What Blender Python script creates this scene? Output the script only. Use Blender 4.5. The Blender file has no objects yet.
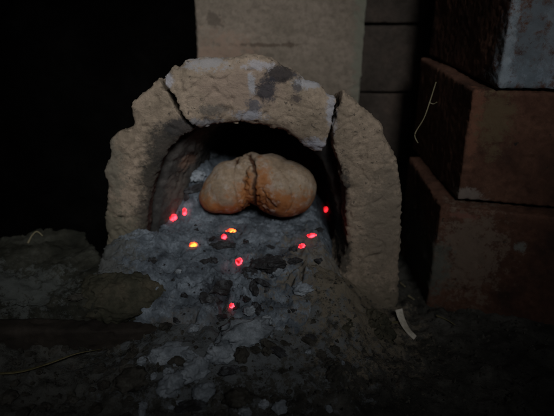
import bpy, bmesh, math, random
import numpy as np
from mathutils import Vector, Matrix, noise
random.seed(7)
R = math.radians
C = bpy.context.scene.collection
S = bpy.context.scene

# ---------------------------------------------------------------- camera
W0, H0 = 554.0, 416.0
PITCH = R(25)
CAM = Vector((0.0, -1.22, 0.77))
FOV = R(50)
F = W0 / 2 / math.tan(FOV / 2)
cd = bpy.data.cameras.new('camera'); cam = bpy.data.objects.new('camera', cd); C.objects.link(cam)
cam.location = CAM; cam.rotation_euler = (math.pi/2 - PITCH, 0, 0)
cd.sensor_width = 36; cd.angle = FOV; cd.clip_start = 0.02; cd.clip_end = 100
cd.dof.use_dof = True; cd.dof.focus_distance = 1.17; cd.dof.aperture_fstop = 2.4
S.camera = cam

# ---------------------------------------------------------------- light: dusk sky and a low soft sun through an added window opening
SUN_EL, SUN_AZ = R(35), R(-12)            # elevation; angle towards the left of straight behind the camera
sdir = Vector((-math.sin(SUN_AZ)*math.cos(SUN_EL), -math.cos(SUN_AZ)*math.cos(SUN_EL), math.sin(SUN_EL)))
world = bpy.data.worlds.new('World'); S.world = world; world.use_nodes = True
wn = world.node_tree.nodes; wl = world.node_tree.links
bg = wn['Background']; sky = wn.new('ShaderNodeTexSky'); sky.sky_type = 'NISHITA'; sky.sun_disc = False
sky.sun_elevation = SUN_EL; sky.sun_rotation = math.pi + SUN_AZ
wl.new(sky.outputs[0], bg.inputs[0]); bg.inputs[1].default_value = 0.07
sd = bpy.data.lights.new('sun', 'SUN'); sun = bpy.data.objects.new('sun', sd); C.objects.link(sun)
sd.energy = 2.9; sd.angle = R(21); sd.color = (1.0, 0.96, 0.92)
sun.rotation_euler = sdir.to_track_quat('Z', 'Y').to_euler(); sun.location = sdir*8
S.view_settings.view_transform = 'Standard'; S.view_settings.look = 'None'
S.view_settings.exposure = 0.0; S.view_settings.gamma = 1; S.view_settings.use_curve_mapping = False

# ---------------------------------------------------------------- helpers
def ray(px, py):
    dx = (px - W0/2) / F; dy = -(py - H0/2) / F
    right = Vector((1, 0, 0)); up = Vector((0, math.sin(PITCH), math.cos(PITCH))); fw = Vector((0, math.cos(PITCH), -math.sin(PITCH)))
    return (fw + right*dx + up*dy).normalized()
def at(px, py, Y):
    d = ray(px, py); return CAM + d * ((Y - CAM.y) / d.y)
def atz(px, py, Z):
    d = ray(px, py); return CAM + d * ((Z - CAM.z) / d.z)
def fbm(x, y, z, s, o=4, H=0.9):
    return noise.fractal(Vector((x*s, y*s, z*s)), H, 2.0, o)
def sst(a, b, x):
    t = max(0.0, min(1.0, (x-a)/(b-a))); return t*t*(3-2*t)
def link(name, me, mat=None, parent=None, smooth=True):
    o = bpy.data.objects.new(name, me); C.objects.link(o)
    if mat: me.materials.clear(); me.materials.append(mat)
    if smooth: me.polygons.foreach_set('use_smooth', [True]*len(me.polygons))
    if parent:
        o.parent = parent; o.matrix_parent_inverse = Matrix.Identity(4)
    return o
def recentre(me, org):
    me.transform(Matrix.Translation(-Vector(org)))
def tag(o, label=None, cat=None, group=None, kind=None):
    if label: o['label'] = label
    if cat: o['category'] = cat
    if group: o['group'] = group
    if kind: o['kind'] = kind
    return o
def thing(name, loc):
    o = bpy.data.objects.new(name, None); C.objects.link(o); o.location = loc; o.empty_display_size = .05
    return o
def me_from(verts, faces, name='mesh'):
    me = bpy.data.meshes.new(name); me.from_pydata([tuple(v) for v in verts], [], faces); me.update(); return me
def remesh(me, voxel, smooth=3):
    o = bpy.data.objects.new('tmp', me); C.objects.link(o)
    bm = bmesh.new(); bm.from_mesh(me); bmesh.ops.recalc_face_normals(bm, faces=bm.faces); bm.to_mesh(me); bm.free()
    m = o.modifiers.new('r', 'REMESH'); m.mode = 'VOXEL'; m.voxel_size = voxel; m.use_smooth_shade = True
    if smooth:
        s = o.modifiers.new('s', 'SMOOTH'); s.factor = .5; s.iterations = smooth
    dg = bpy.context.evaluated_depsgraph_get(); dg.update()
    r = bpy.data.meshes.new_from_object(o.evaluated_get(dg))
    bpy.data.objects.remove(o); return r
def displace(me, fn):
    """fn(co, normal) -> distance along the normal"""
    n = [v.normal.copy() for v in me.vertices]
    for v, nn in zip(me.vertices, n):
        v.co = v.co + nn * fn(v.co, nn)
    me.update()
def rough(amp=1.0, seed=0.0):
    def f(c, n):
        x, y, z = c.x+seed, c.y, c.z
        d = fbm(x, y, z, 7, 2)*.004 + fbm(x, y, z, 60, 4, .3)*.0016 + max(0, noise.noise(Vector((x*24, y*24+5, z*24)))-.3)*.012
        d *= .45 if n.y < -.6 else 1.0
        d += max(0, noise.noise(Vector((x*95, y*95, z*95)))-.25)*(.0025 if n.y < -.6 else .006)
        p = noise.noise(Vector((x*70, y*70, z*70)))
        d -= max(0, p-.28)*.010                      # pits
        q = abs(noise.noise(Vector((x*16+7, y*16, z*16))))
        d -= max(0, .045-q)*.07                       # hairline cracks
        return d*amp
    return f
def prism(outline, y0, y1, pull=0.0):
    """outline = world (x,z) list, extruded from y0 to y1"""
    n = len(outline)
    v = [(x, y0, z) for x, z in outline] + [(x, y1, z) for x, z in outline]
    f = [list(range(n)), [n+i for i in reversed(range(n))]]
    for i in range(n):
        j = (i+1) % n; f.append([i, n+i, n+j, j])
    bm = bmesh.new(); bm.from_mesh(me_from(v, f)); bmesh.ops.triangulate(bm, faces=bm.faces); me = bpy.data.meshes.new('p'); bm.to_mesh(me); bm.free()
    return me
def pillow(me, outline, yf, w, h, skip=()):
    """round the front face of a slab: swells forward away from the outline"""
    P = np.array(outline); Q = np.roll(P, -1, 0)
    co = np.zeros(len(me.vertices)*3); me.vertices.foreach_get('co', co); co = co.reshape(-1, 3)
    X = co[:, [0, 2]]; d = np.full(len(X), 9.0)
    for i_, (a, b) in enumerate(zip(P, Q)):
        if i_ in skip: continue
        ab = b-a; t = np.clip(((X-a)@ab)/(ab@ab+1e-12), 0, 1); d = np.minimum(d, np.linalg.norm(X-(a+t[:, None]*ab), axis=1))
    k = np.clip(1-d/w, 0, 1); bul = h*np.sqrt(np.clip(1-k*k, 0, 1))
    front = np.clip(1-(co[:, 1]-yf)/.06, 0, 1)
    co[:, 1] -= (bul - h*.4)*front
    me.vertices.foreach_set('co', co.reshape(-1)); me.update()
def grid(xs, ys, fn, name):
    nx, ny = len(xs), len(ys)
    v = [(x, y, fn(x, y)) for y in ys for x in xs]
    f = [[j*nx+i, j*nx+i+1, (j+1)*nx+i+1, (j+1)*nx+i] for j in range(ny-1) for i in range(nx-1)]
    return me_from(v, f, name)
def ramp(lo, hi, n): return [lo+(hi-lo)*i/(n-1) for i in range(n)]

# ---------------------------------------------------------------- materials
def node_mat(name, cols, scale=14, rough_=.9, bumps=((120, .4, .002), (30, .5, .004)), blobs=(), spec=.2, speck=None, local=False, extra=None):
    """cols: dark, mid, light; blobs: (centre, radius(3), colour, noise amount) stains or painted shade with a shape of their own"""
    m = bpy.data.materials.new(name); m.use_nodes = True; nt = m.node_tree; N = nt.nodes; L = nt.links
    b = N['Principled BSDF']; b.inputs['Roughness'].default_value = rough_; b.inputs['Specular IOR Level'].default_value = spec
    if local:
        tc = N.new('ShaderNodeTexCoord'); oi = N.new('ShaderNodeObjectInfo'); vm = N.new('ShaderNodeVectorMath'); vm.operation = 'MULTIPLY_ADD'
        L.new(oi.outputs['Random'], vm.inputs[0]); vm.inputs[1].default_value = (9, 5, 7); L.new(tc.outputs['Object'], vm.inputs[2]); P = vm.outputs[0]
    else:
        g = N.new('ShaderNodeNewGeometry'); P = g.outputs['Position']
    def nz(s, d=6, r=.6, off=None):
        t = N.new('ShaderNodeTexNoise'); t.inputs['Scale'].default_value = s; t.inputs['Detail'].default_value = d; t.inputs['Roughness'].default_value = r
        if off:
            a = N.new('ShaderNodeVectorMath'); a.operation = 'ADD'; a.inputs[1].default_value = off; L.new(P, a.inputs[0]); L.new(a.outputs[0], t.inputs[0])
        else: L.new(P, t.inputs[0])
        return t.outputs[0]
    cr = N.new('ShaderNodeValToRGB'); L.new(nz(scale, 8, .65), cr.inputs[0])
    e = cr.color_ramp.elements; e[0].position = .33; e[1].position = .68; e[0].color = (*cols[0], 1); e[1].color = (*cols[2], 1)
    k = e.new(.5); k.color = (*cols[1], 1)
    col = cr.outputs[0]
    def mix(fac, a, bcol, mode='MIX'):
        x = N.new('ShaderNodeMix'); x.data_type = 'RGBA'; x.blend_type = mode
        if isinstance(fac, float): x.inputs[0].default_value = fac
        else: L.new(fac, x.inputs[0])
        L.new(a, x.inputs[6])
        if isinstance(bcol, tuple): x.inputs[7].default_value = (*bcol, 1)
        else: L.new(bcol, x.inputs[7])
        return x.outputs[2]
    def mr(v, a, b_, c=0, d=1):
        x = N.new('ShaderNodeMapRange'); x.interpolation_type = 'SMOOTHSTEP'; L.new(v, x.inputs[0])
        for i, q in enumerate((a, b_, c, d)): x.inputs[i+1].default_value = q
        return x.outputs[0]
    def math_(op, a, b_):
        x = N.new('ShaderNodeMath'); x.operation = op
        for i, q in enumerate((a, b_)):
            if isinstance(q, (int, float)): x.inputs[i].default_value = q
            else: L.new(q, x.inputs[i])
        return x.outputs[0]
    # fine tonal grain
    col = mix(mr(nz(scale*9, 4, .7, (3, 1, 2)), .35, .7, 0, .5), col, tuple(c*.45 for c in cols[1]))
    if speck:
        col = mix(mr(nz(speck[0], 3, .6, (5, 5, 1)), speck[1], speck[1]+.06), col, speck[2])
    for ctr, rad, bc, na in blobs:
        s = N.new('ShaderNodeVectorMath'); s.operation = 'SUBTRACT'; L.new(P, s.inputs[0]); s.inputs[1].default_value = ctr
        d_ = N.new('ShaderNodeVectorMath'); d_.operation = 'DIVIDE'; L.new(s.outputs[0], d_.inputs[0]); d_.inputs[1].default_value = rad
        ln = N.new('ShaderNodeVectorMath'); ln.operation = 'LENGTH'; L.new(d_.outputs[0], ln.inputs[0])
        nn = math_('MULTIPLY', math_('SUBTRACT', nz(46, 9, .82, tuple(ctr)), .5), na*1.25)
        col = mix(mr(math_('ADD', ln.outputs['Value'], nn), .55, 1.2, .85, 0), col, bc)
    if extra: col = extra(N, L, P, col, mix, mr, nz, math_)
    L.new(col, b.inputs['Base Color'])
    prev = None
    for s, st, dist in bumps:
        bp = N.new('ShaderNodeBump'); bp.inputs['Strength'].default_value = st; bp.inputs['Distance'].default_value = dist
        L.new(nz(s, 6, .7), bp.inputs['Height'])
        if prev: L.new(prev, bp.inputs['Normal'])
        prev = bp.outputs[0]
    if prev: L.new(prev, b.inputs['Normal'])
    return m
def wp(px, py, Y): return tuple(at(px, py, Y))
SOOT = (.018, .017, .018)
clay_blobs = [
    (wp(240, 90, -.02), (.10, .09, .05), (.27, .215, .175), 2.0),
    (wp(281, 74, -.02), (.036, .08, .020), (.012, .014, .022), 2.2),       # ragged burnt patch on the crown
    (wp(266, 90, -.02), (.024, .08, .028), (.025, .03, .045), 2.6),
    (wp(254, 106, -.02), (.016, .08, .022), (.085, .09, .11), 3.2),
    (wp(297, 84, -.02), (.012, .08, .018), (.07, .07, .08), 3.0),
    (wp(258, 66, -.02), (.030, .08, .010), (.33, .335, .37), 3.4),
    (wp(252, 84, -.02), (.009, .08, .024), (.31, .325, .36), 3.4),
    (wp(250, 116, -.02), (.035, .08, .012), (.30, .32, .37), 3.4),
    (wp(205, 63, .0), (.05, .09, .012), (.27, .275, .29), 4.2),
    (wp(312, 84, -.02), (.035, .08, .014), (.31, .325, .36), 3.4),
    (wp(331, 108, -.01), (.012, .08, .05), (.32, .335, .38), 3.0),
    (wp(316, 144, -.01), (.035, .08, .016), (.32, .35, .42), 3.0),
    (wp(205, 122, -.01), (.04, .08, .012), (.20, .21, .235), 3.4),
    (wp(168, 80, -.01), (.014, .08, .014), (.36, .37, .42), 2.6),
    (wp(296, 98, -.02), (.014, .08, .010), (.07, .06, .06), 3.2),
    (wp(215, 108, -.01), (.03, .08, .012), (.12, .11, .10), 3.4),
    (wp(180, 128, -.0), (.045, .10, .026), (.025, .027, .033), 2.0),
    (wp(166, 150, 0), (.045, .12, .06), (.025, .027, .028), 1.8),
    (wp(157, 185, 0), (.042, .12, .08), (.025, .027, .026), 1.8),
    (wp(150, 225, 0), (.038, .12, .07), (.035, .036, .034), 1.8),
    (wp(340, 190, -.0), (.020, .12, .09), (.03, .03, .03), 2.4), (wp(341, 250, -.0), (.022, .12, .06), (.035, .034, .03), 2.8),  # shade on the right leg's inner side, painted in as dark colour
    (wp(372, 305, -.03), (.12, .08, .085), (.135, .12, .092), 2.8), (wp(116, 235, .0), (.055, .08, .09), (.135, .13, .10), 3.2),  # first: right foot's dimming painted in with its greenish clay
    (wp(385, 220, -.03), (.06, .08, .15), (.185, .16, .128), 3.6), (wp(112, 165, .0), (.03, .08, .08), (.17, .16, .13), 3.0),  # first: right leg painted dimmer than the crown, and greener
]
M = {}
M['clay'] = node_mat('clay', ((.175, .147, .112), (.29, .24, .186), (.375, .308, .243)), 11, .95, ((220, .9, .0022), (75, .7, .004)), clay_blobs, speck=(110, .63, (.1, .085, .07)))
M['chamber'] = node_mat('sooty_clay', ((.016, .017, .018), (.054, .054, .053), (.11, .105, .10)), 12, .95, ((140, .5, .002), (34, .6, .005)),
    [(wp(178, 190, .12), (.03, .08, .08), (.11, .10, .09), 2.0), (wp(188, 155, .14), (.022, .10, .025), (.19, .13, .10), 2.5)])
M['slab'] = node_mat('pale_clay', ((.15, .130, .105), (.205, .178, .147), (.25, .215, .18)), 9, .95, ((240, .8, .002), (26, .4, .003)),
    [(wp(362, 40, .4), (.025, .1, .25), (.15, .16, .13), 3.5), (wp(225, 70, .4), (.10, .1, .10), (.225, .165, .13), 3), (wp(268, 45, .4), (.09, .1, .006), (.09, .07, .055), 4), (wp(215, 20, .4), (.02, .1, .02), (.10, .085, .07), 4)], speck=(70, .68, (.08, .07, .05)))
M['ash'] = node_mat('ash', ((.040, .049, .061), (.115, .142, .172), (.235, .285, .34)), 26, 1.0, ((260, .5, .0015), (80, .6, .004)), spec=.05, speck=(60, .66, (.03, .033, .038)),
    blobs=[(wp(216, 292, -.18), (.035, .045, .04), (.03, .033, .04), 3.0), (wp(290, 262, -.06), (.035, .03, .04), (.04, .042, .05), 3.0), ((-.39, -.10, .10), (.09, .14, .10), (.085, .09, .085), 4.0), ((.12, -.12, .09), (.11, .13, .12), (.14, .125, .10), 6.0), (wp(200, 330, -.22), (.07, .07, .05), (.10, .10, .10), 2.5), (wp(172, 330, -.2), (.05, .07, .05), (.11, .09, .065), 2.5),
           (wp(262, 268, -.08), (.035, .03, .04), (.04, .04, .045), 2.4), (wp(222, 243, -.02), (.035, .02, .03), (.05, .05, .06), 2.6)])
M['soil'] = node_mat('soil', ((.022, .022, .020), (.052, .053, .048), (.10, .10, .092)), 12, 1.0, ((200, .6, .002), (50, .7, .006)), spec=.05, speck=(90, .62, (.015, .014, .013)),
    blobs=[((.15, -.10, .02), (.17, .20, .16), (.17, .15, .115), 4.0), ((-.11, -.27, .03), (.22, .14, .2), (.115, .132, .145), 6.0), ((-.6, -.36, .0), (.30, .14, .2), (.085, .09, .085), 5.0), ((-1.3, 1.15, -.7), (1.1, 1.05, .9), (.006, .006, .006), .5)])  # last blob paints the floor behind the ledge black, standing in for darkness
M['ledge'] = node_mat('ledge_clay', ((.015, .017, .014), (.036, .038, .031), (.062, .066, .056)), 13, 1.0, ((200, .5, .002), (40, .6, .005)), spec=.05,
    blobs=[(wp(18, 285, -.15), (.12, .07, .08), (.085, .097, .095), 5)])
M['mound'] = node_mat('mound_clay', ((.024, .026, .020), (.054, .054, .040), (.095, .084, .062)), 13, 1.0, ((200, .5, .002), (40, .6, .005)), spec=.05)
M['brick_back'] = node_mat('old_brick', ((.028, .024, .020), (.052, .044, .038), (.08, .062, .052)), 10, .95, ((180, .5, .0015), (40, .5, .003)))
def brickm(name, blobs): return node_mat(name, ((.028, .016, .012), (.074, .036, .024), (.115, .06, .040)), 9, .9, ((180, .5, .0015), (36, .5, .003)), blobs, speck=(60, .68, (.02, .018, .015)))
M['brick_top'] = brickm('limed_brick', [(wp(545, 72, .0), (.12, .05, .045), (.19, .25, .31), 3.4), (wp(505, 50, 0), (.013, .05, .16), (.20, .25, .29), 3), (wp(530, 40, 0), (.05, .05, .16), (.10, .13, .155), 3), (wp(550, 20, 0), (.02, .05, .15), (.13, .16, .19), 3)])
M['brick_mid'] = brickm('red_brick', [(wp(475, 115, 0), (.014, .05, .10), (.13, .060, .038), 3.4), (wp(495, 120, -.01), (.035, .05, .08), (.088, .066, .038), 3.6), (wp(462, 195, 0), (.05, .05, .02), (.16, .14, .125), 3.6)])
M['brick_low'] = brickm('buff_brick', [(wp(470, 250, -.02), (.075, .08, .12), (.125, .096, .075), 4), (wp(462, 213, -.02), (.03, .05, .008), (.15, .07, .055), 3.4), (wp(515, 240, -.04), (.016, .05, .014), (.13, .14, .13), 3), (wp(422, 245, .1), (.05, .2, .1), (.075, .085, .075), 3)])
M['wood'] = node_mat('charred_wood', ((.012, .010, .009), (.028, .024, .02), (.05, .043, .036)), 8, .85, ((60, .7, .004), (14, .5, .006)))
M['charcoal'] = node_mat('charcoal', ((.008, .008, .009), (.022, .023, .026), (.10, .115, .13)), 55, .8, ((300, .6, .001), (90, .6, .003)), spec=.35, local=True)
M['clod'] = node_mat('ashy_clod', ((.10, .12, .14), (.22, .26, .30), (.34, .39, .44)), 30, 1, ((300, .5, .001), (90, .6, .003)), spec=.05, local=True)
M['earth'] = node_mat('earth_clod', ((.022, .022, .020), (.05, .049, .043), (.09, .09, .08)), 30, 1, ((300, .5, .001), (90, .6, .003)), spec=.05, local=True)
M['straw'] = node_mat('dry_straw', ((.16, .15, .09), (.24, .22, .14), (.32, .30, .2)), 30, .8, ())
M['leaf'] = node_mat('dry_leaf', ((.07, .065, .03), (.12, .11, .055), (.17, .15, .08)), 20, .8, ())
M['shaving'] = node_mat('pale_bark', ((.35, .33, .27), (.5, .48, .42), (.62, .60, .56)), 20, .8, ())
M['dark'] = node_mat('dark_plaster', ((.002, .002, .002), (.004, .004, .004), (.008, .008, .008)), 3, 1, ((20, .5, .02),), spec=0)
def crust(N, L, P, col, mix, mr, nz, math_):
    a = N.new('ShaderNodeAttribute'); a.attribute_name = 'toast'
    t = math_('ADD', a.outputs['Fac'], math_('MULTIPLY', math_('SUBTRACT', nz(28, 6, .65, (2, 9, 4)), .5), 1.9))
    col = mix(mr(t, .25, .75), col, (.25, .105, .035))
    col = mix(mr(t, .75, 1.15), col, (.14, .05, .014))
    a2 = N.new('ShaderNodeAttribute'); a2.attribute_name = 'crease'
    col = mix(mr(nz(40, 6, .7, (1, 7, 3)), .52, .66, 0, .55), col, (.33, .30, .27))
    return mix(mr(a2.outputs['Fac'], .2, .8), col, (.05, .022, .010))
M['crust'] = node_mat('bread_crust', ((.17, .13, .09), (.265, .205, .145), (.34, .285, .225)), 14, .7, ((260, .5, .0012), (70, .4, .002)), spec=.3, extra=crust, speck=(70, .64, (.22, .12, .05)))
def ember_mat(name, c1, c2, st):
    m = node_mat(name, ((.01, .008, .008), (.03, .02, .02), (.08, .06, .06)), 40, .9, ((300, .5, .001),), local=True)
    N = m.node_tree.nodes; L = m.node_tree.links; b = N['Principled BSDF']
    tc = N.new('ShaderNodeTexCoord'); t = N.new('ShaderNodeTexNoise'); t.inputs['Scale'].default_value = 70; t.inputs['Detail'].default_value = 1; L.new(tc.outputs['Object'], t.inputs[0])
    r = N.new('ShaderNodeValToRGB'); e = r.color_ramp.elements; e[0].position = .36; e[0].color = (*c1, 1); e[1].position = .62; e[1].color = (*c2, 1); L.new(t.outputs[0], r.inputs[0])
    L.new(r.outputs[0], b.inputs['Emission Color'])
    mr = N.new('ShaderNodeMapRange'); L.new(t.outputs[0], mr.inputs[0])
    for i, q in enumerate((.34, .58, st*.1, st)): mr.inputs[i+1].default_value = q
    L.new(mr.outputs[0], b.inputs['Emission Strength']); return m
M['ember_pink'] = ember_mat('glowing_ember', (.6, .006, .009), (1, .030, .048), 7)
M['ember_orange'] = ember_mat('hot_ember', (1, .02, .012), (1, .15, .018), 8)
M['ember_red'] = ember_mat('red_ember', (.6, .005, .006), (1, .02, .03), 3)

# ---------------------------------------------------------------- the setting: room, ground
def box_me(x0, x1, y0, y1, z0, z1):
    v = [(x, y, z) for z in (z0, z1) for y in (y0, y1) for x in (x0, x1)]
    return me_from(v, [[0, 2, 3, 1], [4, 5, 7, 6], [0, 1, 5, 4], [2, 6, 7, 3], [0, 4, 6, 2], [1, 3, 7, 5]])
def wall_thing(name, boxes, label, cat):
    v = []; f = []
    for bx in boxes:
        m = box_me(*bx); k = len(v); v += [p.co[:] for p in m.vertices]; f += [[i+k for i in p.vertices] for p in m.polygons]
    return tag(link(name, me_from(v, f), M['dark'], smooth=False), label, cat)
RX0, RX1, RY0, RY1, RZ0, RZ1 = -2.4, 1.7, -2.4, 1.5, -1.0, 3.1
WX0, WX1, WZ0, WZ1 = -.20, .92, 1.87, 2.90        # added opening behind the camera; its edges dim the bottom and sides
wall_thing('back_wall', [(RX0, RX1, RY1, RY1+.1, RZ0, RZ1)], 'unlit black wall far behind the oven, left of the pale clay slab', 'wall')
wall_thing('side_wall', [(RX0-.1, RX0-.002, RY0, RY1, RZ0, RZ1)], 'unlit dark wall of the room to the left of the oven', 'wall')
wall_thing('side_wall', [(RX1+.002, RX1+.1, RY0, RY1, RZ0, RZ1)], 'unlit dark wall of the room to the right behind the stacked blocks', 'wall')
wall_thing('added_window_wall', [(RX0, WX0, RY0-.1, RY0-.002, RZ0, RZ1), (WX1, RX1, RY0-.1, RY0-.002, RZ0, RZ1), (WX0, WX1, RY0-.1, RY0-.002, RZ0, WZ0), (WX0, WX1, RY0-.1, RY0-.002, WZ1, RZ1)],
    'unseen dark wall behind the camera, added with an opening that shapes the light', 'wall')
wall_thing('added_roof', [(RX0-.1, RX1+.1, RY0-.1, RY1+.1, RZ1+.002, RZ1+.1)], 'unseen dark flat roof added over the room to block the sky', 'roof')  # unseen roof added to keep sky light off the background

def h_ground(x, y):
    z = -.05*sst(.02, .35, x) - .02*sst(-.2, -.5, y)*0
    z += fbm(x, y, 0, 7, 4, .7)*.010 + fbm(x, y, 3, 28, 4, .6)*.006
    z -= .75*sst(.10, .30, y)*sst(-.38, -.50, x)
    if y < .1 and -1.1 < x < .8:
        d_ = noise.voronoi(Vector((x*13+fbm(x, y, 2, 20, 2)*.4, y*13, .5)))[0]
        k_ = noise.noise(Vector((x*5, y*5, 8)))
        z += max(0, .42-d_[0])*.09*max(0, k_+.35)
        d_ = noise.voronoi(Vector((x*34, y*34+fbm(x, y, 7, 40, 2)*.4, 2.5)))[0]
        z += max(0, .4-d_[0])*.035*max(0, -k_+.5)
    z += .07*math.exp(-(((x-.11)/.10)**2+((y+.12)/.10)**2))
    z += .05*sst(-.50, -.22, y)*sst(-.36, -.2, x)*sst(.26, .05, x)
    z += .02*math.exp(-(((x+.2)/.10)**2+((y+.33)/.08)**2))
    if -.6 < x < .3 and y < -.1:
        z += max(0, noise.noise(Vector((x*26, y*26, 4))))*.018
    return z
def axis(lo, a, b, hi, fine, n):
    return ramp(lo, a, n)[:-1] + ramp(a, b, int((b-a)/fine)) + ramp(b, hi, n)[1:]
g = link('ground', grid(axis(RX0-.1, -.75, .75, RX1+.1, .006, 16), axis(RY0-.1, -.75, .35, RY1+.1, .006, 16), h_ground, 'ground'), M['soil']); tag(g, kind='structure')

def h_ash(x, y):
    if y > -.03: zc = .132
    elif y > -.30: zc = .045 + (.132-.045)*sst(-.34, -.0, y)
    else: zc = .045
    zc = min(zc, .045+.087*sst(-.34, -.0, y)) if y < 0 else .132
    zc -= .075*sst(-.20, -.40, y)
    xl = -.33 if y > .03 else -.33-.10*sst(.03, -.05, y)
    xl = xl + .17*sst(-.17, -.24, y) + .05*sst(-.3, -.5, y)
    xr = .125 - .02*sst(-.05, -.2, y) - .14*sst(-.2, -.40, y)
    xl += fbm(3, y, 1, 9, 3)*.03; xr += fbm(7, y, 1, 9, 3)*.02
    e = sst(xl-.03, xl+.06, x)*sst(xr+.09, xr-.04, x)*sst(-.56, -.38, y)
    z = -.09 + (zc+.09)*e
    z += .11*math.exp(-(((x+.205)/.06)**2+((y-.20)/.09)**2)) + .09*math.exp(-(((x+.13)/.07)**2+((y-.30)/.06)**2))
    z += .018*math.exp(-(((x+.33)/.08)**2+((y+.08)/.08)**2))*e
    z += fbm(x, y, 9, 9, 3)*.012 + fbm(x, y, 5, 40, 5, .5)*.0055
    w_ = sst(.15, .02, y)*(.45+.55*sst(.05, -.2, y))
    q_ = noise.voronoi(Vector((x*20+fbm(x, y, 2, 30, 3)*.5, y*20+fbm(y, x, 5, 30, 3)*.5, 1.5)))[0]
    z += (max(0, .5-q_[0])*.075*(max(0, noise.noise(Vector((x*9, y*9, 3)))+.3)))*w_
    q_ = noise.voronoi(Vector((x*52+fbm(x, y, 4, 60, 2)*.5, y*52, 6.5)))[0]
    z += max(0, .42-q_[0])*.020*(w_+.25)
    z -= max(0, noise.noise(Vector((x*24, y*24, 12)))-.12)*.035*w_
    return z
ash = link('ash_bed', grid(ramp(-.50, .25, 300), ramp(-.60, .38, 370), h_ash, 'ash'), M['ash'])
tag(ash, 'loose blue-grey ash spread across the oven floor and spilling out in front', 'ash', kind='stuff')
def top(x, y): return max(h_ash(x, y) if -.5 < x < .25 and -.6 < y < .38 else -9, h_ground(x, y))
def hit(px, py):
    d = ray(px, py); t = .9
    while t < 4:
        p = CAM + d*t
        if p.z < top(p.x, p.y): return p
        t += .002
    return CAM + d*t

# ---------------------------------------------------------------- the clay oven
def jag(pts):
    out = []
    for (a, b), (c, d) in zip(pts, pts[1:]+pts[:1]):
        n_ = max(1, int(math.hypot(c-a, d-b)/2.5))
        for k in range(n_):
            x, y = a+(c-a)*k/n_, b+(d-b)*k/n_
            q1 = Vector((x*.13, y*.13, 1)); q2 = Vector((x*.36, y*.36, 5))
            out.append((x+noise.noise(q1)*1.8+noise.noise(q2)*1.7, y+noise.noise(q1+Vector((9, 9, 9)))*1.8+noise.noise(q2+Vector((9, 9, 9)))*1.7))
    return out
def ol(pts, Y): return [(at(x, y, Y).x, at(x, y, Y).z) for x, y in pts]
ORG = Vector((-.05, .1, 0))
oven = thing('clay_oven', ORG); tag(oven, 'small cracked clay bread oven with an arched open mouth full of ash', 'oven')
A = [(104, 262), (107, 240), (105, 222), (107, 205), (108, 188), (105, 172), (111, 155), (110, 141), (117, 134), (132, 132), (134, 121), (130, 106), (136, 98), (147, 90), (160, 78), (163, 87), (171, 95), (175, 107), (183, 119), (194, 130), (182, 135), (170, 147), (162, 162), (155, 182), (150, 204), (146, 228), (142, 262), (125, 275)]
B = [(164, 77), (172, 68), (179, 69), (186, 63), (205, 59), (228, 59), (245, 56), (264, 57), (283, 67), (299, 74), (304, 82), (318, 84), (327, 93), (335, 98), (334, 108), (331, 116), (330, 128), (326, 140), (321, 152), (314, 151), (300, 141), (285, 131), (262, 125), (240, 122), (215, 124), (199, 128), (187, 117), (179, 105), (175, 93), (166, 85)]
D = [(343, 92), (352, 99), (362, 109), (373, 117), (384, 129), (385, 138), (392, 152), (399, 168), (403, 200), (402, 230), (399, 262), (398, 300), (390, 330), (372, 335), (350, 325), (322, 318), (322, 292), (338, 268), (346, 248), (347, 220), (345, 190), (340, 168), (334, 150), (333, 132), (338, 112)]
SKIP = [set(range(14, 19)), set(range(25, 30)) | set(range(12, 18)), {0, 20, 21, 22, 23, 24}]
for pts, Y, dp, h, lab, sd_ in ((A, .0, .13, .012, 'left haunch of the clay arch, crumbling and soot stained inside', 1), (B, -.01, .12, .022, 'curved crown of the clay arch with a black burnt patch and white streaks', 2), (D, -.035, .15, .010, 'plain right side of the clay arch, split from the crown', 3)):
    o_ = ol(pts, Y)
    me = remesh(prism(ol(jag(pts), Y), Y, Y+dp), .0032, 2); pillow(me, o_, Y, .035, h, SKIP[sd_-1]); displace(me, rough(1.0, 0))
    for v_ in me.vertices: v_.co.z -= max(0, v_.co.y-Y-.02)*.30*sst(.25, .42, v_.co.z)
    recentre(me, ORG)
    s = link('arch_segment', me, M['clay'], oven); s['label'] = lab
def arch_ring(x0, x1, z0, zt, y, n=26):
    pts = []
    for i in range(n+1):
        a = math.pi*(1 - i/n); c, s_ = math.cos(a), math.sin(a)
        px_ = abs(c)**.9*(1 if c > 0 else -1); pz = s_**.8
        pts.append(((x0+x1)/2+(x1-x0)/2*px_, y, z0+(zt-z0)*pz))
    return pts
rings = []; T = 10
for side in (0, 1):
    rr = []
    for k in range(T):
        t = k/(T-1); e = .045 if side == 0 else 0
        y = .05+.27*t + (.045 if (side == 0 and k == T-1) else 0)
        if k == T-1 and side == 0: e *= .6
        sh = 1-.0*t
        rr.append(arch_ring(-.29+.10*t**.6-e, .155-.02*t+e, .0, .405-.075*t**1.4+e, y))
    rings.append(rr)
v = []; f = []; nn = 27
for rr in rings:
    for q in rr: v += q
base1 = T*nn
for k in range(T-1):
    for i in range(nn-1):
        a = k*nn+i; f.append([a, a+1, a+nn+1, a+nn]); b = base1+a; f.append([b, b+nn, b+nn+1, b+1])
for i in range(nn-1): f.append([i, base1+i, base1+i+1, i+1])
f.append([(T-1)*nn+i for i in range(nn)]); f.append([base1+(T-1)*nn+i for i in reversed(range(nn))])
for k in range(T-1):
    for i in (0, nn-1):
        a = k*nn+i; f.append([a, a+nn, base1+a+nn, base1+a])
f.append([(T-1)*nn, (T-1)*nn+nn-1, base1+(T-1)*nn+nn-1, base1+(T-1)*nn])
me = remesh(me_from(v, f), .006, 2); displace(me, rough(1.3, 2)); recentre(me, ORG)
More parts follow.
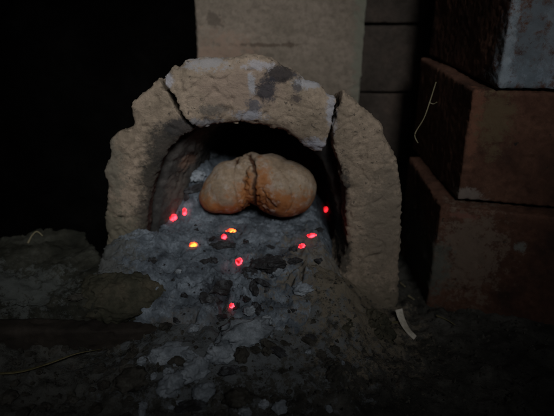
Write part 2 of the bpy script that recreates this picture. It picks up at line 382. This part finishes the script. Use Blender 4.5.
s = link('oven_chamber', me, M['chamber'], oven); s['label'] = 'sooty black inner vault of the oven'

# ---------------------------------------------------------------- loaf
def ellipsoids(parts, voxel, smooth):
    bm = bmesh.new()
    for c, r in parts:
        bmesh.ops.create_icosphere(bm, subdivisions=3, radius=1, matrix=Matrix.Translation(c) @ Matrix.Diagonal((*r, 1)))
    me = bpy.data.meshes.new('e'); bm.to_mesh(me); bm.free(); return remesh(me, voxel, smooth)
LY = .10
me = ellipsoids([(at(228, 191, LY), (.062, .060, .055)), (at(243, 176, LY+.015), (.036, .05, .050)), (at(252, 172, LY+.02), (.034, .05, .052)),
                 (at(264, 181, LY-.005), (.056, .062, .066)), (at(283, 189, LY-.01), (.082, .074, .069)), (at(270, 176, LY+.01), (.056, .055, .055)), (at(230, 181, LY+.01), (.050, .052, .050)), (at(216, 197, LY-.01), (.040, .045, .038))], .0030, 8)
cr_lines = [([(234, 168), (238, 163), (245, 162), (251, 166), (255, 175), (253, 185), (253, 196), (255, 208)], .0050, .010), ([(234, 168), (233, 175), (235, 184), (238, 196), (240, 206)], .0024, .0028),
            ([(279, 170), (287, 177), (292, 187), (292, 199), (288, 207)], .0022, .003), ([(262, 186), (268, 195), (275, 203)], .003, .004)]
segs = []
for pts, w, dp in cr_lines:
    ww = [at(x, y, .03) for x, y in pts]
    for a, b in zip(ww, ww[1:]): segs.append((a, b, w, dp))
att = []; att2 = []
def to_px(p):
    r = p-CAM; fw = r.y*math.cos(PITCH)-r.z*math.sin(PITCH); up = r.y*math.sin(PITCH)+r.z*math.cos(PITCH)
    return r.x/fw*F + W0/2, H0/2 - up/fw*F
crease_xz = [([(at(x, y, LY-.05).x, at(x, y, LY-.05).z) for x, y in pts], w, dp) for pts, w, dp in cr_lines]
zmin = min(v.co.z for v in me.vertices); zmax = max(v.co.z for v in me.vertices)
norms = [v.normal.copy() for v in me.vertices]
for v_, n_ in zip(me.vertices, norms):
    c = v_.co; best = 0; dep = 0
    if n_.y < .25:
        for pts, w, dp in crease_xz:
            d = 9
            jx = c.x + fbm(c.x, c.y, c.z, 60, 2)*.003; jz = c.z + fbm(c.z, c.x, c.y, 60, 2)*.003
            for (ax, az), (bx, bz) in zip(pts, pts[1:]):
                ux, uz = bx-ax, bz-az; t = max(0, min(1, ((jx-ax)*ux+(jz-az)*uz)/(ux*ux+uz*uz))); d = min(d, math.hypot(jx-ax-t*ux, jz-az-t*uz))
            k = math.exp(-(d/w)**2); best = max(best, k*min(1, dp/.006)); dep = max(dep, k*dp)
    h = (c.z-zmin)/(zmax-zmin)
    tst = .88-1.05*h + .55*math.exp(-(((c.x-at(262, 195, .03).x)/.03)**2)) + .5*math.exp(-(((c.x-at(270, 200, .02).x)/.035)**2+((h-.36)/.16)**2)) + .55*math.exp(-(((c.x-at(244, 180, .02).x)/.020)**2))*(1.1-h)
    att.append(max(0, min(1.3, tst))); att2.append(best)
    torn = math.exp(-(((c.x-at(261, 195, .03).x)/.022)**2+((h-.42)/.28)**2)) if n_.y < .2 else 0
    t2_ = math.exp(-(((c.x-at(245, 185, .03).x)/.020)**2)) if n_.y < .2 else 0
    v_.co = c + n_*(torn*(fbm(c.x, c.y, c.z, 75, 4, .4)*.0065-.003) + t2_*fbm(c.x, c.y, c.z, 85, 4, .4)*.0045 + fbm(c.x, c.y, c.z, 40, 3)*.0006 + fbm(c.x, c.y, c.z, 12, 2)*.003 + fbm(c.x, c.y, c.z, 60, 3)*.0011 - dep)
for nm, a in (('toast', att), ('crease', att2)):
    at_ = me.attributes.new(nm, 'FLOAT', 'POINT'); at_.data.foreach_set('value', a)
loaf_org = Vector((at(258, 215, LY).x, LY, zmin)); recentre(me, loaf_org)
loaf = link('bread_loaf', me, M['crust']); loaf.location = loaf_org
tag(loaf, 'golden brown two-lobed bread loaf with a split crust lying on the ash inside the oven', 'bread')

# ---------------------------------------------------------------- slabs and blocks
def block(name, cor, mat, label, cat, group=None, vox=.005, amp=.7, sm=3):
    """cor: four plan corners (x,y) and z0,z1 -> rough block; top corners may be given apart"""
    (bot, topc, z0, z1) = cor
    v = [(x, y, z0) for x, y in bot] + [(x, y, z1 if not isinstance(z1, list) else z1[i]) for i, (x, y) in enumerate(topc)]
    me = me_from(v, [[3, 2, 1, 0], [4, 5, 6, 7], [0, 1, 5, 4], [1, 2, 6, 5], [2, 3, 7, 6], [3, 0, 4, 7]])
    me = remesh(me, vox, sm); displace(me, rough(amp, hash(label) % 7 * 0 + len(label)*.37))
    org = Vector((sum(p[0] for p in bot)/4, sum(p[1] for p in bot)/4, z0)); recentre(me, org)
    o = link(name, me, mat); o.location = org; return tag(o, label, cat, group)
SY = .40
xa = at(196, 20, SY).x; xb = at(366, 20, SY).x; xc = at(357, 95, SY).x; xd = at(197, 80, SY).x
bt = [(xd, SY), (xc-.0, SY), (xc, SY+.10), (xd, SY+.10)]
tp = [(xa-.0, SY), (xb+.005, SY), (xb+.005, SY+.10), (xa, SY+.10)]
block('clay_slab', (bt, tp, -.02, .80), M['slab'], 'tall pale clay slab standing upright behind the arch of the oven', 'slab')
BY = .50
zj = [at(390, 165, BY).z, at(390, 93, BY).z, at(390, 25, BY).z]
bx0 = at(350, 60, BY).x; bx1 = at(424, 60, BY).x
labs = ['dark brown block at the foot of the back stack, right of the arch', 'dark brown block second from the bottom of the back stack', 'dark brown block third from the bottom of the back stack', 'dark block at the top of the back stack, cut by the photo edge']
zz = [-.06] + zj + [zj[2]+.19]
for i in range(4):
    o = [0, .004, -.003, .0][i]
    q = [(bx0, BY+o), (bx1+o*1.5, BY+o), (bx1+o, BY+.22), (bx0, BY+.22)]
    block('clay_block', (q, q, zz[i]+.004, zz[i+1]-.003), M['brick_back'], labs[i], 'block', 'dark blocks stacked behind the oven', amp=.45)
def xy(px, py, Y): p = at(px, py, Y); return (p.x, p.y)
G2 = 'large blocks stacked at the right'
lk = xy(440, 205, -.02); lz = at(440, 205, -.02).z
ll = [lk, (lk[0]+.42, lk[1]-.115), (lk[0]+.42, .34), (xy(408, 190, .24)[0], .27)]
block('clay_block', (ll, ll, -.07, [lz, lz-.004, lz, lz+.008]), M['brick_low'], 'buff brown block at the bottom of the right stack, next to the white shaving', 'block', G2, amp=.6)
mk = xy(457, 203, -.005); mz = at(475, 90, -.005).z
ml = [mk, (mk[0]+.40, mk[1]-.085), (mk[0]+.40, .38), (xy(416, 140, .30)[0], .34)]
block('clay_block', (ml, ml, lz+.006, mz), M['brick_mid'], 'dark red block in the middle of the right stack with a worn orange edge', 'block', G2, amp=.6)
uk = xy(498, 88, -.02)
ul = [uk, (uk[0]+.40, uk[1]-.04), (uk[0]+.40, .38), (xy(432, 60, .30)[0], .34)]
block('clay_block', (ul, ul, mz+.006, mz+.27), M['brick_top'], 'topmost block of the right stack with a pale bluish lime coating on its face', 'block', G2, amp=.6)

# left ledge, beam, mounds
e1 = atz(-40, 240, .10).x
lp = [(-1.15, -.205), (atz(108, 300, .08).x, -.205), (atz(92, 258, .08).x, -.02), (atz(78, 236, .095).x, .075), ]
lp = [(-1.15, -.205), (-.32, -.205), (-.47, .085), (-1.15, .035)]
block('clay_ledge', (lp, lp, -.08, [.082, .082, .108, .082]), M['ledge'], 'low rough clay ledge at the left of the oven, behind the dark beam', 'ledge', vox=.006, amp=1.6, sm=6)
for m_ in [bpy.data.objects['clay_ledge'].data]: displace(m_, lambda c, n: fbm(c.x, c.y, c.z, 6, 3)*.022 + max(0, noise.noise(c*22))*.012 + fbm(c.x, c.y, c.z, 30, 3)*.004)
def lump(name, p, r, mat, label, cat, seed, group=None, sub=6, amp=.25, rot=0, freq=1.6):
    bm = bmesh.new(); bmesh.ops.create_icosphere(bm, subdivisions=sub, radius=1)
    me = bpy.data.meshes.new(name); bm.to_mesh(me); bm.free()
    for v_ in me.vertices:
        c = v_.co; d = 1 + noise.fractal(c*freq+Vector((seed*3.1, seed, 0)), .8, 2, 5)*amp*1.6
        c2 = c*d; v_.co = (c2.x*r[0], c2.y*r[1], c2.z*r[2])
    me.update(); displace(me, rough(1.5, seed)); o = link(name, me, mat); o.location = p; o.rotation_euler.z = rot; return tag(o, label, cat, group)
p = hit(120, 284); lump('clay_mound', (p.x, p.y+.01, .062), (.108, .072, .056), M['mound'], 'olive brown clay mound between the ash and the left ledge', 'clay mound', 4, amp=.09)
p = hit(322, 308); lump('clay_mound', (p.x, p.y+.02, .015), (.075, .06, .042), M['mound'], 'dark brown clay heap at the foot of the right side of the arch', 'clay mound', 9, amp=.22)
p = hit(368, 318); lump('clay_clod', (p.x, p.y+.01, -.03), (.045, .04, .045), M['mound'], 'crumbled clod at the lowest point of the right arch foot', 'clod', 12, amp=.3)
# beam lying in front of the ledge
bm_ = [( -1.15, -.262), (-.225, -.244), (-.232, -.200), (-1.15, -.212)]
block('wooden_beam', (bm_, bm_, -.03, [.052, .045, .045, .052]), M['wood'], 'long dark charred beam lying along the front of the left ledge', 'beam', vox=.006, amp=1.0, sm=2)

# ---------------------------------------------------------------- charcoal, clods, embers
def chunk_mesh(seed, rad, sub=4, amp=.3, angular=True):
    bm = bmesh.new(); bmesh.ops.create_icosphere(bm, subdivisions=sub, radius=1)
    rnd = random.Random(seed); planes = [(Vector((rnd.gauss(0, 1), rnd.gauss(0, 1), rnd.gauss(0, 1))).normalized(), rnd.uniform(.45, .85)) for _ in range(9)]
    me = bpy.data.meshes.new('chunk')
    for v_ in bm.verts:
        c = v_.co.copy()
        if angular:
            for n, d in planes:
                k = c.dot(n)
                if k > d: c -= n*(k-d)
        c *= 1 + noise.fractal(c*2.2+Vector((seed*2.7, 0, seed)), .7, 2, 4)*amp
        v_.co = (c.x*rad[0], c.y*rad[1], c.z*rad[2])
    bm.to_mesh(me); bm.free(); return me
G3 = 'charcoal pieces on the ash'
big = [ # px, py, rx, ry, rz (m), rot, label
    (196, 190, .030, .012, .012, .5, 'bent black charcoal stick poking up just left of the loaf'),
    (187, 200, .007, .008, .016, 0, 'small upright charcoal stub above the two pink embers at the left'),
    (224, 246, .036, .011, .009, .15, 'long flat charcoal piece below the orange ember in front of the loaf'),
    (213, 240, .012, .009, .007, .8, 'small charcoal piece between the two orange embers'),
    (272, 266, .044, .024, .018, -.1, 'large charcoal lump in the middle of the ash, right of the lone pink ember'),
    (252, 270, .016, .012, .010, .6, 'charcoal lump directly right of and below the lone pink ember'),
    (318, 231, .015, .008, .007, .1, 'charcoal piece just above the elongated pink ember at the right'),
    (294, 250, .013, .010, .008, .3, 'charcoal piece left of the round pink ember at the right'),
    (221, 290, .032, .022, .020, .7, 'dark charcoal lump above the dim lowest ember'),
    (207, 301, .024, .017, .014, .2, 'dark charcoal lump left of the dim lowest ember'),
    (245, 300, .020, .008, .007, -.9, 'slanted charcoal stick right of the dim lowest ember'),
    (262, 283, .026, .006, .006, -.7, 'thin charcoal twig slanting below the large charcoal lump'),
    (296, 263, .017, .011, .009, .2, 'flat charcoal piece below the round pink ember at the right'),
    (205, 262, .011, .008, .006, .4, 'small charcoal piece left of the lone pink ember'),
    (152, 262, .012, .010, .008, 1.2, 'charcoal piece on the pale ash near the left foot of the arch'),
    (318, 262, .011, .009, .008, .5, 'charcoal piece near the foot of the right side of the arch'),
    (276, 352, .030, .012, .012, -.8, 'charred stick slanting below the pale ash clod'),
    (232, 372, .024, .014, .012, .3, 'black charcoal lump in the front rubble below the pale ash clod'),
    (190, 408, .030, .016, .014, .1, 'black charcoal piece at the lower edge of the photo'),
    (222, 318, .016, .010, .010, .2, 'black charcoal piece just above the pale ash clod'),
]
for i, (px, py, rx, ry, rz, rot, lab) in enumerate(big):
    p = hit(px, py); o = link('charcoal', chunk_mesh(i+3, (rx, ry, rz)), M['charcoal'], smooth=False); o.location = (p.x, p.y, p.z+rz*.35); o.rotation_euler = (random.uniform(-.2, .2), random.uniform(-.2, .2), rot)
    tag(o, lab, 'charcoal', G3)
# embers
em = [(174, 218, .010, .009, .007, .3, 'ember_pink', 'round pink glowing ember at the far left of the ash'),
      (185, 214, .005, .005, .013, .0, 'ember_pink', 'upright narrow pink ember at the left, beside the round one'),
      (193, 245, .009, .007, .005, .2, 'ember_orange', 'small orange glowing ember on the bare ash left of the loaf'),
      (224, 237, .006, .006, .005, .4, 'ember_pink', 'small pink ember touching the yellow-orange one'),
      (231, 232, .0115, .007, .006, .2, 'ember_orange', 'yellow-orange glowing ember in front of the left lobe of the loaf'),
      (239, 262, .009, .0075, .007, 1.4, 'ember_pink', 'lone pink ember in the middle of the ash'),
      (325, 210, .0075, .007, .007, .5, 'ember_red', 'deep red ember in the corner right of the loaf'),
      (312, 236, .0105, .006, .005, .1, 'ember_pink', 'elongated pink ember at the right'),
      (302, 247, .0075, .007, .006, .9, 'ember_pink', 'round pink ember at the right, below the elongated one'),
      (232, 306, .006, .005, .005, .9, 'ember_pink', 'dim pink ember, lowest of all the embers')]
for i, (px, py, rx, ry, rz, rot, m, lab) in enumerate(em):
    p = hit(px, py); o = link('ember', chunk_mesh(60+i, (rx, ry, rz), 4, .24, False), M[m], smooth=True); o.location = (p.x, p.y, p.z+rz*.2); o.rotation_euler.z = rot
    tag(o, lab, 'ember', 'glowing embers on the ash')
# clods
clods = [(245, 338, .056, .036, .026, .6, 'clod', 'large pale blue-grey ash clod in front of the ash bed'),
         (222, 356, .026, .022, .018, .1, 'clod', 'pale ash clod touching the lower left of the large pale one'),
         (266, 322, .014, .012, .010, .1, 'clod', 'small pale ash clod right above the large pale one'),
         (170, 356, .036, .022, .018, .3, 'clod', 'grey lumpy clod in the rubble below the end of the beam'),
         (196, 372, .032, .022, .020, .9, 'clod', 'rounded grey clod in the front rubble, left of centre'),
         (172, 386, .026, .020, .018, .9, 'clod', 'grey ashy clod in the front rubble below the grey lumpy one'),
         (132, 382, .030, .024, .018, .2, 'earth', 'dark brown clod at the lower left, lying in a hollow'),
         (204, 394, .020, .018, .014, .2, 'clod', 'grey ashy clod near the lower edge of the photo'),
         (238, 400, .022, .018, .014, .2, 'earth', 'yellowish brown clod at the lower edge of the photo'),
         (278, 274, .014, .012, .010, .2, 'clod', 'grey ash clod beside the large charcoal lump'),
         (215, 196, .014, .012, .012, .2, 'clod', 'pale ash clod squeezed against the left end of the loaf'),
         (197, 178, .020, .018, .016, .2, 'clod', 'blue-grey ash lump heaped inside the left of the oven'),
         (207, 156, .026, .022, .018, .5, 'clod', 'grey ashy lump heaped behind the left end of the loaf'),
         (190, 150, .020, .018, .016, 1.1, 'clod', 'grey ashy lump against the sooty inner left wall of the oven'),
         (222, 148, .024, .020, .014, .2, 'clod', 'dim grey lump at the back of the oven above the left lobe of the loaf'),
         (178, 272, .008, .006, .005, .2, 'clod', 'small pale ash clod on the left slope of the ash'),
         (303, 290, .020, .015, .012, .2, 'clod', 'grey ash clod at the right edge of the ash bed'),
         (76, 298, .016, .011, .006, .2, 'earth', 'small dark clod on the front edge of the left ledge'),
         (250, 312, .014, .010, .009, .5, 'clod', 'grey ashy clod right of the dim lowest ember')]
for i, (px, py, rx, ry, rz, rot, m, lab) in enumerate(clods):
    p = hit(px, py)
    if px == 76: p = atz(px, py, .085)
    o = link('ash_clod' if m == 'clod' else 'earth_clod', chunk_mesh(90+i, (rx, ry, rz), 4, .34, False), M[m]); o.location = (p.x, p.y, p.z+rz*.3); o.rotation_euler.z = rot
    tag(o, lab, 'clod', 'clods in the ash and rubble')
med_me = [chunk_mesh(400+i, (random.uniform(.010, .019), random.uniform(.006, .011), random.uniform(.006, .010)), 3, .35) for i in range(10)]
for m_ in med_me: m_.materials.append(M['charcoal'])
n = 0
while n < 34:
    px = random.gauss(250, 30); py = random.uniform(238, 350)
    if not 175 < px < 325: continue
    p = hit(px, py); o = bpy.data.objects.new('charcoal', random.choice(med_me)); C.objects.link(o); s_ = random.uniform(.5, 1.1)
    o.location = (p.x, p.y, p.z-.001); o.scale = (s_,)*3; o.rotation_euler = (random.uniform(-.6, .6), random.uniform(-.6, .6), random.uniform(0, 6.3))
    tag(o, 'small charcoal lump half buried in the ash in front of the loaf', 'charcoal', 'half-buried small charcoal lumps'); n += 1
small_me = [chunk_mesh(300+i, (random.uniform(.010, .018), random.uniform(.008, .013), random.uniform(.006, .010)), 3, .35, False) for i in range(8)]
n = 0
while n < 90:
    px = random.uniform(-5, 345); py = random.uniform(325, 425)
    if px < 165 and py < 345: continue
    p = hit(px, py); e_ = random.random() < (.3 if px < 265 else .8)
    e_ = e_ or px < 140; me_ = small_me[random.randrange(8)].copy(); me_.materials.append(M['earth' if e_ else 'clod'])
    o = bpy.data.objects.new('earth_clod' if e_ else 'ash_clod', me_); C.objects.link(o); s_ = random.uniform(.35, 1.25)
    o.location = (p.x, p.y, p.z+.002); o.scale = (s_,)*3; o.rotation_euler = (random.uniform(-.5, .5), random.uniform(-.5, .5), random.uniform(0, 6.3))
    if e_: tag(o, 'small dark earth crumb-like clod in the rubble in front of the oven', 'clod', 'small dark earth clods in the rubble')
    else: tag(o, 'small grey ashy clod in the rubble in front of the oven', 'clod', 'small grey clods in the rubble')
    n += 1
# small chips: countable, look alike
chip_me = [chunk_mesh(200+i, (random.uniform(.004, .008), random.uniform(.003, .006), .0038), 2, .4) for i in range(8)]
for m_ in chip_me: m_.materials.append(M['charcoal'])
n = 0
while n < 60:
    px = random.gauss(240, 48); py = random.uniform(222, 345)
    if not 150 < px < 332: continue
    p = hit(px, py)
    if h_ash(p.x, p.y) < h_ground(p.x, p.y)+.01: continue
    o = bpy.data.objects.new('charcoal_chip', random.choice(chip_me)); C.objects.link(o); s_ = random.uniform(.4, 1.0)
    o.location = (p.x, p.y, p.z-.0005); o.scale = (s_,)*3; o.rotation_euler = (random.uniform(-.4, .4), random.uniform(-.4, .4), random.uniform(0, 6.3))
    tag(o, 'tiny black charcoal chip scattered over the grey ash', 'charcoal chip', 'tiny charcoal chips on the ash'); n += 1
# crumbs: nobody could count them
def crumbs(name, mat, label, n, sel, smin, smax, seed):
    rnd = random.Random(seed); v = []; f = []
    tet = [(1, 0, -.4), (-.6, .8, -.5), (-.5, -.9, -.4), (0, .1, .9), (.5, .6, .4)]; tf = [(0, 2, 1), (0, 3, 2), (2, 3, 1), (0, 4, 3), (1, 3, 4), (0, 1, 4)]
    c = 0
    while c < n:
        q = sel(rnd)
        if not q: continue
        s_ = smin*(smax/smin)**(rnd.random()**2.2); a = rnd.uniform(0, 6.3); k = len(v)
        for t in tet:
            x, y, z = [u*s_*rnd.uniform(.6, 1.2) for u in t]
            v.append((q[0]+x*math.cos(a)-y*math.sin(a), q[1]+x*math.sin(a)+y*math.cos(a), q[2]+z*.8+s_*.15))
        f += [[i+k for i in t] for t in tf]; c += 1
    return tag(link(name, me_from(v, f), mat, smooth=False), label, name.replace('_', ' '), kind='stuff')
def s_ash(r):
    x, y = r.uniform(-.44, .18), r.uniform(-.5, .2); z = h_ash(x, y)
    return (x, y, z) if z > h_ground(x, y) else None
def s_soil(r):
    x, y = r.uniform(-.75, .62), r.uniform(-.55, .0); z = h_ground(x, y)
    return (x, y, z) if z > (h_ash(x, y) if -.5 < x < .25 else -9) else None
crumbs('ash_crumbs', M['ash'], 'fine pale ash crumbs and grit lying on the ash bed', 4000, s_ash, .0009, .005, 1)
crumbs('soil_crumbs', M['earth'], 'fine earth crumbs scattered on the dark ground', 5000, s_soil, .0012, .008, 2)

# ---------------------------------------------------------------- straws, leaf, shaving
def tube(name, pts, r0, r1, mat, label, cat, sides=8, flat=1.0, group=None, side=None):
    """smooth tapered tube through world points"""
    P = []
    for i in range(len(pts)-1):
        p0 = pts[max(0, i-1)]; p1 = pts[i]; p2 = pts[i+1]; p3 = pts[min(len(pts)-1, i+2)]
        for k in range(8):
            t = k/8; P.append(.5*((2*p1)+(p2-p0)*t+(2*p0-5*p1+4*p2-p3)*t*t+(3*p1-p0-3*p2+p3)*t**3))
    P.append(pts[-1]); v = []; f = []; n = len(P)
    for i, p in enumerate(P):
        d = (P[min(n-1, i+1)]-P[max(0, i-1)]).normalized(); u = d.cross(Vector((0, .3, 1))).normalized(); u = u if side is None else (side - d*side.dot(d)).normalized(); w = u.cross(d).normalized(); t = i/(n-1); r = r0+(r1-r0)*t
        for s_ in range(sides):
            a = 2*math.pi*s_/sides; v.append(p+u*math.cos(a)*r+w*math.sin(a)*r*flat)
    for i in range(n-1):
        for s_ in range(sides): f.append([i*sides+s_, i*sides+(s_+1) % sides, (i+1)*sides+(s_+1) % sides, (i+1)*sides+s_])
    f += [list(reversed(range(sides))), [(n-1)*sides+s_ for s_ in range(sides)]]
    org = pts[0].copy(); me = me_from([q-org for q in v], f); o = link(name, me, mat); o.location = org; return tag(o, label, cat, group)
def up(p, h): return Vector((p.x, p.y, p.z+h))
tube('straw', [at(436, 82, .12), at(431, 98, .11), at(424, 118, .10), at(415, 134, .09), at(418, 143, .085)], .0011, .0009, M['straw'], 'thin dry straw dangling in front of the dark gap beside the right stack', 'straw')
tube('straw', [at(429, 102, .11), at(433, 104, .105), at(437, 102, .10)], .0009, .0006, M['straw'], 'very short straw sprig crossing the dangling straw', 'straw')
tube('dry_leaf_blade', [up(hit(-12, 377), .008), up(hit(20, 376), .010), up(hit(50, 370), .016), up(hit(78, 360), .016), up(hit(102, 352), .007)], .0058, .0015, M['leaf'], 'long narrow dry leaf blade curving across the ground at the lower left', 'leaf blade', flat=.3)
tube('twig', [Vector(atz(28, 243, .10)), up(atz(33, 238, .10), .008), up(atz(38, 236, .10), .012), up(atz(43, 238, .10), .006)], .0022, .0012, M['straw'], 'tiny curled twig on the back edge of the left ledge', 'twig')
p = [hit(380, 328), hit(390, 325), hit(402, 324)]
tube('splinter', [up(q, .006) for q in p], .0028, .0018, M['leaf'], 'thin pale splinter lying under the white shaving', 'splinter')
tube('straw', [up(hit(400, 284), .004), up(hit(405, 288), .004)], .0022, .0016, M['straw'], 'short straw bit between the arch foot and the right stack, upper one', 'straw')
tube('straw', [up(hit(408, 297), .004), up(hit(414, 301), .004)], .0024, .0018, M['straw'], 'short straw bit between the arch foot and the right stack, lower one', 'straw')
tube('straw', [up(hit(436, 317), .004), up(hit(446, 321), .004), up(hit(455, 326), .003)], .0018, .0010, M['leaf'], 'short straw on the dark ground below the lowest block of the right stack', 'straw')
# curled shaving with thickness
q = [up(hit(398, 318), .024), up(hit(400, 322), .016), up(hit(404, 329), .011), up(hit(409, 335), .008), up(hit(415, 340), .006)]
tube('wood_shaving', q, .0098, .0062, M['shaving'], 'pale curled wood shaving standing out on the dark ground at the right', 'shaving', sides=12, flat=.14, side=Vector((1, .45, 0)))
S.render.resolution_x, S.render.resolution_y = 1024, 769
